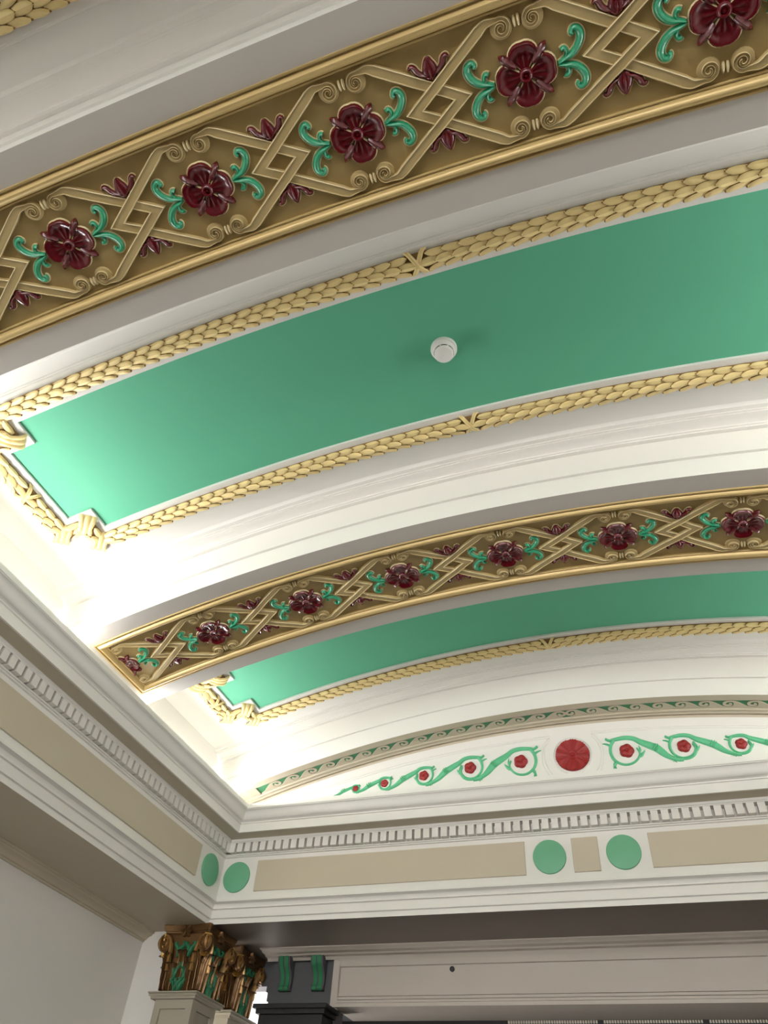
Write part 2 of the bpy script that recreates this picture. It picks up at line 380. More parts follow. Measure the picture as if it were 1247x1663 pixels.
# chevron strap: vertex at +sg*.18, arms running to -sg side and ending in volutes (crossing centre is the origin)
def strap(sg):
    hw = .036; half = {}; ang = math.atan2(.352, .553)
    for e in (-1, 1):
        over = (e == -1) if sg == -1 else (e == 1)
        vx = .178; arm = []; ex, ey = -.375, .352
        for k in range(1, 15):
            t = k / 14; arm.append((vx + (ex - vx) * t, ey * t * e))
        sp = spiral(-.522, .322 * e, .062, .010, e * math.radians(38), e * math.radians(38 + 560), 36)
        tail = smoothpath([(-.375, .352 * e), (-.418, .376 * e), (-.455, .378 * e), sp[2]], 5)[1:-1]
        path = arm + tail + sp[2:]
        na, nt_, ns = len(arm), len(tail), len(sp[2:])
        wid = [hw] * na + [hw - (hw - .016) * (i + 1) / nt_ for i in range(nt_)] + [.014 - .007 * i / ns for i in range(ns)]
        dep = []
        for i in range(na):
            t = (i + 1) / na; g = math.exp(-((t - .33) / .16) ** 2)
            dep.append(.040 + (.008 if over else -.010) * g)
        dep += [.040] * nt_ + [.042 + .010 * i / ns for i in range(ns)]
        half[e] = (path, wid, dep)
    a_, b_ = half[-1], half[1]
    path = a_[0][::-1] + [(.178, 0)] + b_[0]; wid = a_[1][::-1] + [hw / sin(ang)] + b_[1]; dep = a_[2][::-1] + [.040] + b_[2]
    paths = [([(sg * a, b) for a, b in path], wid, dep, SEC_STRAP)]
    V, F = ribmesh(paths)
    for e in (-1, 1):
        v, f = lathe_abd([(.001, .030), (.02, .028), (.05, .022), (.070, .018), (.075, 0)], 18, -.522 * sg, .322 * e); o = len(V)
        V += v; F += [tuple(i + o for i in q) for q in f]
    m9 = len(SEC_STRAP) - 1; mi = [0] * len(F); base = 0
    for path, wid, dep, sec in paths:
        na_ = len(path) - 1
        for i in range(na_):
            for j in (1, 2, 6, 7): mi[base + i * m9 + j] = 1  # edge beads in paler gold: caught highlight put into the colour
        base += na_ * m9 + 2
    return local('strap', V, F, [M_GOLD, M_RIM], mi, smooth=35)
STRAP = {1: strap(1), -1: strap(-1)}
def bars(e):
    ps = []
    for q in (-1, 1):
        p = [(q * .014, e * y) for y in (.30, .315, .335, .355, .37)]
        ps.append((p, [.006, .010, .0115, .010, .006], [.02, .036, .04, .036, .02], SEC_ROUND))
    return local('bar_pair', *ribmesh(ps), M_RIM)
BARS = {1: bars(1), -1: bars(-1)}

FPROF = [(0, 0), (0, .026), (.004, .032), (.014, .032), (.018, .024), (.022, .03), (.03, .05), (.042, .066), (.056, .073), (.070, .070), (.082, .058), (.09, .042), (.094, .034), (.103, .034), (.107, .05), (.122, .05), (.125, .035)]
FS0 = -5.03
def make_rib(n0, n1, sc, label):
    yc = (n0 + n1) / 2; T = .42
    fs0, fs1 = FS0, 2 * sc - FS0 if False else 5.03 + 2 * sc
    R_ = thing('ceiling_rib', label, 'rib', cyl(sc, yc, 0), 'gilded ribs across the vault')
    # greige soffit margins on both sides and beyond the ends of the frame
    to = T + .118
    a = arcsweep([(n0, 0), (yc - to, 0), (yc - to, HB)], SEND - .02, SENDR + .02); b = arcsweep([(yc + to, HB), (yc + to, 0), (n1, 0)], SEND - .02, SENDR + .02)
    c = arcsweep([(yc - to, 0), (yc + to, 0)], SEND - .02, fs0 - .118, 4); d = arcsweep([(yc - to, 0), (yc + to, 0)], fs1 + .118, SENDR + .02, 4)
    build('soffit', *join(a, b, c, d), M_RIBGREY, R_, smooth=35)
    build('near_moulding', *arcsweep([(n0 - o, h) for o, h in RIBPROF], SEND - .02, SENDR + .02), M_CREAM, R_, smooth=25)
    build('rear_moulding', *arcsweep([(n1 + o, h) for o, h in RIBPROF], SEND - .02, SENDR + .02), M_CREAM, R_, smooth=25)
    build('gilt_ground', *arcsweep([(yc - T - .02, HB), (yc + T + .02, HB)], fs0 - .02, fs1 + .02), M_GROUND, R_, smooth=35)
    # frame: mitred ring with the profile swept around the four sides
    ring = []
    N = 72
    for o, dd in FPROF:
        L = []
        for i in range(N): L.append((fs0 - o + (fs1 - fs0 + 2 * o) * i / N, yc - T - o))
        for i in range(6): L.append((fs1 + o, yc - T - o + (2 * T + 2 * o) * i / 6))
        for i in range(N): L.append((fs1 + o - (fs1 - fs0 + 2 * o) * i / N, yc + T + o))
        for i in range(6): L.append((fs0 - o, yc + T + o - (2 * T + 2 * o) * i / 6))
        ring.append([cyl(s, y, HB - dd) for s, y in L])
    build('gold_frame', flat(ring), grid(ring, closed_u=True), M_FRAME, R_, smooth=30)
    for k in range(-4, 5):
        s = sc + 1.25 * k; m = orn(s, yc)
        if abs(k) < 4:
            c = put('rosette', CORE, R_, m); c['label'] = 'glossy dark red four-petalled rosette'
            for q in range(4): put('petal', PET[q], c, m); put('sepal', SEP[q], c, m)
            for e in (-1, 1): put('bar_pair', BARS[e], R_, m)
        else:
            c = put('rosette', HALF[1 if k < 0 else -1], R_, m); c['label'] = 'half rosette cut off by the end of the frame'
        for sg in (-1, 1):
            if (k == -4 and sg == -1) or (k == 4 and sg == 1): continue
            put('leaf_scroll', LSC[sg], R_, m)['label'] = 'curling green leaf pair'
        if k < 4:
            m = orn(s + .625, yc)
            for sg in (-1, 1): put('strap', STRAP[sg], R_, m)
            for e in (-1, 1):
                b, ps = LILY[e]; c = put('lily', b, R_, m); c['label'] = 'dark red lily'
                for p_ in ps: put('lily_petal', p_, c, m)
    return R_
make_rib(*RIBS[0], 'broad gold rib with the largest red rosettes, across the top of the photo')
make_rib(*RIBS[1], 'gold rib with smaller red rosettes, between the two green ceiling panels')

# ------------------------------------------------------------------ coffer panels: green field, white border, bay-leaf garland
def offset_poly(poly, o):
    """mitred outward offset of a rectilinear counter-clockwise polygon"""
    n = len(poly); out = []
    for i in range(n):
        a, b, c = poly[i - 1], poly[i], poly[(i + 1) % n]
        d1 = ((b[0] - a[0]), (b[1] - a[1])); d2 = ((c[0] - b[0]), (c[1] - b[1]))
        l1 = math.hypot(*d1); l2 = math.hypot(*d2); n1 = (d1[1] / l1, -d1[0] / l1); n2 = (d2[1] / l2, -d2[0] / l2)
        out.append((b[0] + o * (n1[0] + n2[0]), b[1] + o * (n1[1] + n2[1])))
    return out
def densify(poly, step=.18):
    out = []; n = len(poly)
    for i in range(n):
        a, b = poly[i], poly[(i + 1) % n]; k = max(1, int(round(math.hypot(b[0] - a[0], b[1] - a[1]) / step)))
        for j in range(k): out.append((a[0] + (b[0] - a[0]) * j / k, a[1] + (b[1] - a[1]) * j / k))
    return out
def ring_sweep(poly, prof, h0):
    """profile (offset, depth below h0) swept round the polygon"""
    segs = []; n = len(poly); counts = [max(1, int(round(math.hypot(poly[(i + 1) % n][0] - poly[i][0], poly[(i + 1) % n][1] - poly[i][1]) / .18))) for i in range(n)]
    rows = []
    for o, d in prof:
        q = offset_poly(poly, o); row = []
        for i in range(n):
            a, b = q[i], q[(i + 1) % n]
            for j in range(counts[i]): row.append(cyl(a[0] + (b[0] - a[0]) * j / counts[i], a[1] + (b[1] - a[1]) * j / counts[i], h0 - d))
        rows.append(row)
    return flat(rows), grid(rows, closed_u=True)
GW = .087                     # garland half width
GC = .1625                    # garland centreline, from the edge of the green
GH = .052                     # garland height above the border
PL = .036                     # border thickness
# a laurel leaf: x along (tip at +x), y across, z down; laid on the half-round
def leaf_local(off):
    """leaf patch on the half-round at angular offset off"""
    rows = []; Lf = .185
    for i in range(8):
        t = i / 7; w = .46 * (1 - (2 * t - .8) ** 2 * .42) if t < .78 else .46 * .87 * ((1 - t) / .22) ** .75
        w = max(w, .04); row = []
        for j in range(7):
            u = -1 + 2 * j / 6; th = off + u * w * 1.02
            lift = .003 + .026 * t * (1 - .35 * u * u) - (.005 if abs(u) > .9 else 0) + (.004 if j == 3 else 0)
            if i == 7: lift -= .004
            y = (GW + lift * 1.2) * sin(th); z = (GH + lift * 1.5) * cos(th)
            row.append((Lf * (t - .5), y, -z))
        rows.append(row)
    V = flat(rows); F = grid(rows)
    m = 7; o = len(V); edge = [i * m for i in range(8)] + [7 * m + j for j in range(1, m)] + [i * m + 6 for i in range(6, -1, -1)]
    for k in edge:
        x, y, z = V[k]; q = .70; V.append((x * 1.05 + (.006 if x > 0 else 0), y * 1.0, z * q))
    mi = [0] * len(F); F += [(edge[i], edge[i + 1], o + i + 1, o + i) for i in range(len(edge) - 1)]; mi += [1] * (len(edge) - 1)
    return newmesh('leaf', [(x * S, y * S, z * S) for x, y, z in V], F, [M_LEAFGOLD, M_LEAFGROOVE], mi, smooth=40)
LEAF = {k: leaf_local(a) for k, a in ((-1, -.84), (0, 0), (1, .84))}
def rib_cross():
    """ribbon cross over the garland"""
    V = []; F = []
    for sg in (-1, 1):
        rows = []
        for i in range(15):
            th = -1.5 + 3.0 * i / 14; r = 1.0
            xx = sg * .085 * (i / 7 - 1)
            row = []
            for u, k in ((-1, .02), (-.85, .034), (-.25, .032), (0, .026), (.25, .032), (.85, .034), (1, .02)):
                row.append((xx + u * .026, (GW + k) * sin(th), -(GH + k + (.006 if sg > 0 else 0)) * cos(th)))
            rows.append(row)
        o = len(V); V += flat(rows); F += grid(rows, off=o)
    return newmesh('ribbon', [(x * S, y * S, z * S) for x, y, z in V], F, M_LEAFGOLD, smooth=40)
CROSS = rib_cross()
def rib_corner(sg):
    """folded ribbon over a mitred corner of the garland; x along the diagonal"""
    V = []; F = []
    for k, (dx, w) in enumerate(((-.052, .024), (0, .03), (.052, .024))):
        rows = []
        for i in range(13):
            th = -1.55 + 3.1 * i / 12; row = []
            for u, q in ((-1, .016), (-.6, .034), (0, .040), (.6, .034), (1, .016)):
                row.append(((dx + u * w) * (1 + .35 * abs(sin(th))), 1.36 * (GW + q * .5) * sin(th), -(GH + q) * cos(th)))
            rows.append(row)
        o = len(V); V += flat(rows); F += grid(rows, off=o)
    return newmesh('ribbon', [(x * S, y * S, z * S) for x, y, z in V], F, M_LEAFGOLD, smooth=40)
CORN = rib_corner(1)
def gmat(s, Y, ang):
    """frame on the border surface: local x along direction ang in the (s,Y) plane, z up"""
    return Matrix.Translation(cyl(s, Y, HF - PL)) @ Matrix.Rotation(s / RR, 4, 'Y') @ Matrix.Rotation(ang, 4, 'Z')
def make_panel(y0, y1, sc, label, vis, limit=300):
    yc = (y0 + y1) / 2; nd = .288
    s0, s1 = -4.385, 4.385 + 2 * sc; e0, e1 = s0 - .285, s1 + .285
    poly = [(s0, y0), (s1, y0), (s1, y0 + nd), (e1, y0 + nd), (e1, y1 - nd), (s1, y1 - nd), (s1, y1), (s0, y1), (s0, y1 - nd), (e0, y1 - nd), (e0, y0 + nd), (s0, y0 + nd)]
    T_ = thing('coffer_panel', label, 'ceiling panel', cyl(sc, yc, HF), 'green ceiling panels')
    V1, F1 = arcsweep([(y0 - .01, HF - .006), (y0 + nd, HF - .006), (y1 - nd, HF - .006), (y1 + .01, HF - .006)], s0 - .01, s1 + .01, 60)
    V2, F2 = arcsweep([(y0 + nd - .01, HF - .006), (y1 - nd + .01, HF - .006)], e0 - .01, s0, 3)
    V3, F3 = arcsweep([(y0 + nd - .01, HF - .006), (y1 - nd + .01, HF - .006)], s1, e1 + .01, 3)
    build('green_field', *join((V1, F1), (V2, F2), (V3, F3)), M_GREEN, T_, smooth=40)
    build('border', *ring_sweep(poly, [(0, -.002), (.001, PL - .003), (.004, PL), (.305, PL), (.309, PL - .004), (.311, .012), (.33, .008), (.332, -.002)], HF), M_WHITE, T_, smooth=35)
    core = [(GC - GW, PL)] + [(GC - GW * cos(pi * i / 10), PL + GH * sin(pi * i / 10)) for i in range(11)] + [(GC + GW, PL)]
    g = build('garland', *ring_sweep(poly, core, HF), M_LEAFGROOVE, T_, smooth=60)
    g['label'] = 'gilded bay-leaf garland'
    cl = offset_poly(poly, GC); n = len(cl); leaves = []
    pitch = .158
    for i in range(n):
        a, b = cl[i], cl[(i + 1) % n]; dx, dy = b[0] - a[0], b[1] - a[1]; k_ = (RR + HF) / RR
        Ls = math.hypot(dx * k_, dy); ux, uy = dx / Ls, dy / Ls; ang = math.atan2(dy, dx)
        put('ribbon', CORN, T_, gmat(a[0], a[1], (ang + math.atan2(a[1] - cl[i - 1][1], a[0] - cl[i - 1][0])) / 2 if abs(ang - math.atan2(a[1] - cl[i - 1][1], a[0] - cl[i - 1][0])) < pi else (ang + math.atan2(a[1] - cl[i - 1][1], a[0] - cl[i - 1][0])) / 2 + pi))
        mid = Ls > .6
        if mid: put('ribbon', CROSS, T_, gmat(a[0] + dx / 2, a[1] + dy / 2, ang))
        half = Ls / 2
        for side in (-1, 1):
            if not mid and side == 1: continue
            Lh = half if mid else Ls
            k = 0
            while True:
                for row, offs in ((0, 0.0), (1, .5)):
                    q = (.10 if mid else .06) + (k + offs) * pitch
                    if q > Lh - .07: break
                    t = (half + side * q) if mid else q
                    pos = (a[0] + ux * t, a[1] + uy * t); ang2 = ang + (pi if (side == 1 and mid) else 0)
                    for c in ((0,) if row == 0 else (-1, 1)): leaves.append((pos, ang2, c))
                k += 1
                if .10 + k * pitch > Lh - .07: break
    leaves.sort(key=lambda l: (not vis(*l[0]), cyl(l[0][0], l[0][1], HF).length))
    nv = min(limit, sum(1 for l in leaves if vis(*l[0])))
    for pos, ang, c in leaves[:nv]: put('leaf', LEAF[c], g, gmat(pos[0], pos[1], ang))
    rest = leaves[nv:]
    if rest:
        V = []; F = []; mm = []
        for pos, ang, c in rest:
            m = gmat(pos[0], pos[1], ang); o = len(V); me = LEAF[c]
            V += [m @ v.co for v in me.vertices]; F += [tuple(i + o for i in p.vertices) for p in me.polygons]; mm += [p.material_index for p in me.polygons]
        r_ = build('leaves', V, F, [M_LEAFGOLD, M_LEAFGROOVE], g, mi=mm, smooth=40); r_['kind'] = 'stuff'
    return T_
make_panel(2.985, 4.575, -.10, 'largest green ceiling panel, with a smoke detector, framed by gold leaf garland', lambda s, y: s < 2.9)
make_panel(7.60, 8.73, -.03, 'narrower green ceiling panel beyond the rib of smaller rosettes', lambda s, y: s < 2.2 and (y > 8.3 or s < -4.3))
make_panel(2.985 - 4.737, 4.575 - 4.737, -.12, 'panel of which only a gold garland corner shows, top left', lambda s, y: y > -.2 and s < -.3 and s > -3.2, 60)

# ------------------------------------------------------------------ end arch with running-wave band, and the tympanum
EA = thing('end_arch', 'cream arch with green running-wave band along its soffit, above the far cornice', 'arch', cyl(0, 9.75, 0))
build('face', *arcsweep([(NE - o, h) for o, h in RIBPROF], SEND - .02, SENDR + .02), M_CREAM, EA, smooth=25)
build('soffit', *arcsweep([(NE, 0), (9.652, 0), (9.652, .012), (9.66, .012), (9.66, -.0), (9.664, .0), (9.664, .016), (9.873, .016), (9.873, -.006), (9.882, -.014), (9.90, -.016), (9.915, -.006), (9.925, .0), (9.945, -.02), (9.965, -.024), (9.985, -.014), (9.99, 0), (10.02, 0)], SEND - .02, SENDR + .02), M_GREIGE, EA, smooth=28)
WS0, WS1 = -4.93, 4.93
build('wave_ground', *arcsweep([(9.668, .014), (9.868, .014)], WS0, WS1), M_WAVEGREEN, EA, smooth=35)
build('end_fillet', *join(arcsweep([(9.655, -.004), (9.87, -.004)], WS0 - .05, WS0, 2), arcsweep([(9.655, -.004), (9.87, -.004)], WS1, WS1 + .05, 2)), M_GREIGE, EA, smooth=0)
# one wave: crest line sweeping up into a spiral curl; (s, Y) with the foot at Y=9.868
def wave(sg):
    p = .303; y0 = 9.868
    up = smoothpath([(-.16, y0 - .004), (-.09, y0 - .03), (-.02, y0 - .095), (.06, y0 - .158), (.13, y0 - .172), (.185, y0 - .140), (.195, y0 - .095), (.165, y0 - .065), (.125, y0 - .07), (.112, y0 - .098), (.135, y0 - .112)], 5)
    V = []; F = []
    top = []; bot = []
    n = len(up)
    for i in range(n):
        a = up[max(0, i - 1)]; c = up[min(n - 1, i + 1)]; tx, ty = c[0] - a[0], c[1] - a[1]; L = math.hypot(tx, ty); nx, ny = -ty / L, tx / L
        w = .010 + .009 * min(1, i / n * 1.5) if i < n - 8 else .019 - .007 * (i - n + 8) / 8
        top.append((up[i][0] + nx * w, up[i][1] + ny * w)); bot.append((up[i][0] - nx * w, up[i][1] - ny * w))
    def cap(x, y, d): return (sg * x, y, d)
    o = 0
    for i in range(n):
        for q, d in ((top[i], 0), (top[i], .011), (bot[i], .011), (bot[i], 0)): V.append(cap(q[0], min(q[1], y0 + .003), d))
    for i in range(n - 1):
        for j in range(3): F.append((i * 4 + j, i * 4 + j + 1, i * 4 + 5 + j, i * 4 + 4 + j))
    # solid body under the crest
    body = [(-.16, y0 + .002), (-.09, y0 - .03), (-.02, y0 - .095), (.04, y0 - .145), (.085, y0 - .16), (.075, y0 - .10), (.085, y0 - .055), (.115, y0 - .03), (.15, y0 - .018), (.16, y0 + .002)]
    o = len(V)
    V += [cap(x, y, .008) for x, y in body] + [cap(x, y, 0) for x, y in body]; m = len(body)
    F.append(tuple(o + i for i in range(m))); F += [(o + i, o + (i + 1) % m, o + m + (i + 1) % m, o + m + i) for i in range(m)]
    def bl(v):
        s, y, d = v; r = RR + .014 - d
        return (r * sin(s / RR) * S, (y - 9.768) * S, (r * cos(s / RR) - RR - .014) * S)
    me = newmesh('wave_scroll', [bl(v) for v in V], F, M_GREIGE, smooth=0)
    return me
WV = {1: wave(1), -1: wave(-1)}
for k in range(16):
    for sg in (1, -1):
        s = -sg * (.085 + .125 + .303 * k)
        if abs(s) > 4.93: continue
        put('wave_scroll', WV[sg], EA, Matrix.Translation(cyl(s, 9.768, .014)) @ Matrix.Rotation(s / RR, 4, 'Y'))

TY = thing('tympanum', 'white tympanum with red rosettes and green scrolling vines under the far arch', 'tympanum', P(XC, 10, 4.7))
def tarc(h, s, d=0):
    a = s / RR; return P(XC + (RR + h) * sin(a), 10 - d, ZC + (RR + h) * cos(a))
n = 60; rows = []
for h in (.05, -.07): rows.append([tarc(h, -5.3 + 10.6 * i / n, .0) for i in range(n + 1)])
build('grey_band', flat(rows), grid(rows), M_GREIGE, TY, smooth=0)
rows = [[tarc(-.066, -5.3 + 10.6 * i / n, d) for i in range(n + 1)] for d in (0, .014)]
top = [tarc(-.066, -5.3 + 10.6 * i / n, .014) for i in range(n + 1)]
bot = [P(((v.x) / S), 10 - .014, 4.55) for v in top]
rows += [top, bot]
build('field', flat(rows), grid(rows), M_WHITE, TY, smooth=20)
D0 = .014
def tym(name, paths, m, parent, smooth=40):
    V, F = ribmesh(paths); return build(name, [P(a, 10 - D0 - d, b) for a, b, d in V], F, m, parent, smooth=smooth)
CZ = 5.268
for sg in (-1, 1):
    for rad, hh, wd in ((.44, -.225, .008), (.40, -.195, .006)):
        # moulded line: follows the arch, then dips round the central rosette
        pts = []
        for i in range(40):
            s = 4.6 - (4.6 - .30) * i / 39; a = s / RR
            pts.append((XC + sg * (RR + hh) * sin(a), ZC + (RR + hh) * cos(a)))
        x1, z1 = pts[-1]; a0 = math.atan2(z1 - CZ, sg * (x1 - XC))
        for i in range(1, 16):
            a = a0 - (a0 + .8) * i / 15; pts.append((XC + sg * (rad + .0) * cos(a), CZ + rad * sin(a)))
        pts = [p for p in pts if p[1] > 4.6]
        tym('panel_bead', [(pts, wd, .012, SEC_ROUND)], M_WHITE, TY)
# ring and large rosette
V, F = lathe_abd([(.262, 0), (.264, .012), (.272, .016), (.282, .012), (.284, 0)], 48)
build('rosette_ring', [P(XC + a, 10 - D0 - d, CZ + b) for a, b, d in V], F, M_WHITE, TY, smooth=40)
V, F = lathe_abd([(.001, .052), (.02, .05), (.028, .038), (.036, .044), (.052, .046), (.066, .036), (.075, .02), (.24, .008), (.24, 0)], 40)
BR = build('rosette', [P(XC + a, 10 - D0 - d, CZ + b) for a, b, d in V], F, M_BRICKRED, TY, smooth=35); BR['label'] = 'large brick-red rosette'
for k in range(10):
    th = 2 * pi * k / 10 + .16; rows = []
    for w in (0, .25, .5, .72, .86, .95, 1.0):
        row = []
        for j in range(9):
            u = -1 + 2 * j / 8; ro = .243 * (1 - .10 * abs(u) ** 3) + .004 * cos(u * 12); r = .062 + (ro - .062) * w
            a = th + u * math.radians(18.4); d = .024 + .022 * w - .016 * (1 - abs(u)) * w + .006 * cos(u * 14) * w * (1 - w) * 3 - (.022 if w > .98 else 0)
            row.append(P(XC + r * cos(a), 10 - D0 - d, CZ + r * sin(a)))
        rows.append(row)
    build('petal', flat(rows), grid(rows), M_BRICKRED, BR, smooth=40)
FL = [(.745, 5.250, .205, .098), (1.50, 5.233, .170, .088), (2.215, 5.184, .130, .074), (2.837, 5.124, .092, .058), (3.305, 5.081, .055, .05)]
def flower(x, z, r):
    rows = []
    prof = [(.02, .050), (.16, .052), (.24, .040), (.32, .046), (.55, .050), (.8, .044), (.95, .028), (1.0, .0)]
    m = 40
    for q, d in prof:
        row = []
        for j in range(m):
            a = 2 * pi * j / m; rr_ = r * q * (1 + (.12 * abs(cos(2.5 * a)) - .06) * q); row.append(P(x + rr_ * cos(a), 10 - D0 - d * r / .098 * (1 - .25 * abs(sin(2.5 * a)) * q), z + rr_ * sin(a)))
        rows.append(row)
    o = build('flower', flat(rows), grid(rows, closed_u=True), M_BRICKRED, TY, smooth=40); o['label'] = 'small red flower inside a vine loop'
def leafpath(x, z, ang, L, w):
    pts = [(x + L * t * cos(ang + .5 * t), z + L * t * sin(ang + .5 * t)) for t in (0, .25, .5, .75, 1)]
    return (pts, [w * .4, w, w * .9, w * .6, w * .12], .022, SEC_ROUND)
for sg in (-1, 1):
    X = lambda dx: XC + sg * dx
    for k, (dx, z, rho, rf) in enumerate(FL):
        if dx < 5: flower(X(dx), z, rf)
        paths = []
        # outer loop: from the stalk over the top and down to the inner tip
        nx = FL[k + 1] if k + 1 < len(FL) else (dx + .38, z - .06, rho * .6, 0)
        jx, jz = (dx + (nx[0] - dx) * .52, (z + nx[1]) / 2 + .01)
        lowx, lowz = nx[0] - nx[2] * .75, max(nx[1] - nx[2] * 1.05, 4.99)
        over = smoothpath([(lowx + nx[2] * .5, lowz - .01), (lowx, lowz), (jx + (lowx - jx) * .5, jz - (jz - lowz) * .62), (jx, jz), (dx + rho * 1.05, z + rho * .52), (dx + rho * .55, z + rho * .86), (dx, z + rho * .97), (dx - rho * .6, z + rho * .92), (dx - rho * 1.0, z + rho * .86), (dx - rho * 1.26, z + rho * 1.02)], 5)
        m = len(over); wd = []
        for i in range(m):
            t = i / (m - 1); w = .022 + .026 * math.exp(-((t - .33) / .14) ** 2) + .008 * math.exp(-((t - .6) / .2) ** 2)
            if t > .85: w *= .8
            wd.append(w * (rho / .205) ** .6)
        paths.append((over, wd, .03, SEC_ROUND))
        inner = smoothpath([(dx - rho * .75, z + rho * .86), (dx - rho * 1.0, z + rho * .45), (dx - rho * 1.06, z - rho * .1), (dx - rho * .85, z - rho * .62), (dx - rho * .35, z - rho * .95), (dx + rho * .2, z - rho * .93), (dx + rho * .62, z - rho * .66), (dx + rho * .82, z - rho * .25), (dx + rho * .7, z + rho * .12)], 5)
        m = len(inner); paths.append((inner, [(.022 - .011 * i / m) * (rho / .205) ** .6 for i in range(m)], .024, SEC_ROUND))
        if k: # the vine meets the tail of the previous one
            link = smoothpath([(dx + rho * .75, z + rho * .3), (dx + rho * .95, z - rho * .2), (dx + rho * .6, z - rho * .85), (dx, z - rho * 1.08), (dx - rho * .75, z - rho * .98)], 5)
            m = len(link); paths.append((link, [.014 * (rho / .205) ** .5] * m, .024, SEC_ROUND))
        # sheath rings on the stalk and sprigs
        a = math.atan2(jz - lowz, jx - lowx)
        for q, ww in ((-.03, .046), (.0, .052), (.03, .042)):
            cxk, czk = jx + q * cos(a) * .9, jz + q * sin(a) * .9; f_ = (rho / .205) ** .6
            paths.append(([(cxk - sin(a) * ww * f_, czk + cos(a) * ww * f_), (cxk, czk), (cxk + sin(a) * ww * f_, czk - cos(a) * ww * f_)], .008, .044, SEC_ROUND))
        for ang, L, bx, bz in ((2.2, .10, dx - rho * .95, z + rho * .4), (-1.9, .10, dx - rho * .9, z - rho * .7), (3.7, .09, dx - rho * .75, z - rho * .75), (.3, .1, dx + rho * .7, z - rho * .55), (1.0, .08, dx + rho * .8, z - rho * .2), (.2, .07, dx + rho * .85, z - rho * .35)):
            paths.append(leafpath(bx, bz, ang, L * rho / .16, .016 * (rho / .205) ** .7))
        paths = [([(X(p[0]), p[1]) for p in pth], w_, d_, s_) for pth, w_, d_, s_ in paths]
        v = tym('scroll_vine', paths, M_VINE, TY); v['label'] = 'green scrolling vine loop'

# ------------------------------------------------------------------ smoke detector
dt = cyl(-.02, 3.785, HF - .006); Md = Matrix.Translation(cyl((-1.130 - XC) * .965, 3.785, HF - .006)) @ Matrix.Rotation(-.008, 4, 'Y')
SD = bpy.data.objects.new('smoke_detector', None); COL.objects.link(SD); SD.matrix_basis = Md; WM[SD.name] = Md; SD.empty_display_size = .05
tag(SD, 'round white smoke detector on the largest green ceiling panel', 'smoke detector')
def lathe_local(name, prof, m, parent, mw, n=40):
    rows = [[(r * cos(2 * pi * j / n) * S, r * sin(2 * pi * j / n) * S, -d * S) for j in range(n)] for r, d in prof]
    return put(name, newmesh(name, flat(rows), grid(rows, closed_u=True), m, smooth=35), parent, mw)
lathe_local('base', [(.132, 0), (.133, .03), (.128, .04), (.118, .042), (.112, .044)], M_PLASTIC, SD, Md)
lathe_local('chamber', [(.116, .040), (.115, .075), (.108, .085), (.10, .088)], M_PLASTIC, SD, Md)
lathe_local('cap', [(.098, .086), (.096, .118), (.088, .13), (.06, .136), (.002, .138)], M_PLASTIC, SD, Md)
for k in range(8):
    a0 = 2 * pi * k / 8; rows = []
    for r, d in ((.0985, .092), (.0985, .102)): rows.append([(r * cos(a0 + .6 * j / 6) * S * 1.004, r * sin(a0 + .6 * j / 6) * S * 1.004, -d * S) for j in range(7)])
    rows2 = [[(x * 1.02, y * 1.02, z) for x, y, z in r] for r in rows]
    V = flat(rows) + flat(rows2); F = grid(rows) + grid(rows2, off=14) + [(j, j + 1, 14 + j + 1, 14 + j) for j in range(6)] + [(7 + j, 7 + j + 1, 21 + j + 1, 21 + j) for j in range(6)]
    put('vent_slot', newmesh('vent_slot', V, F, M_SLOT, smooth=0), SD, Md)

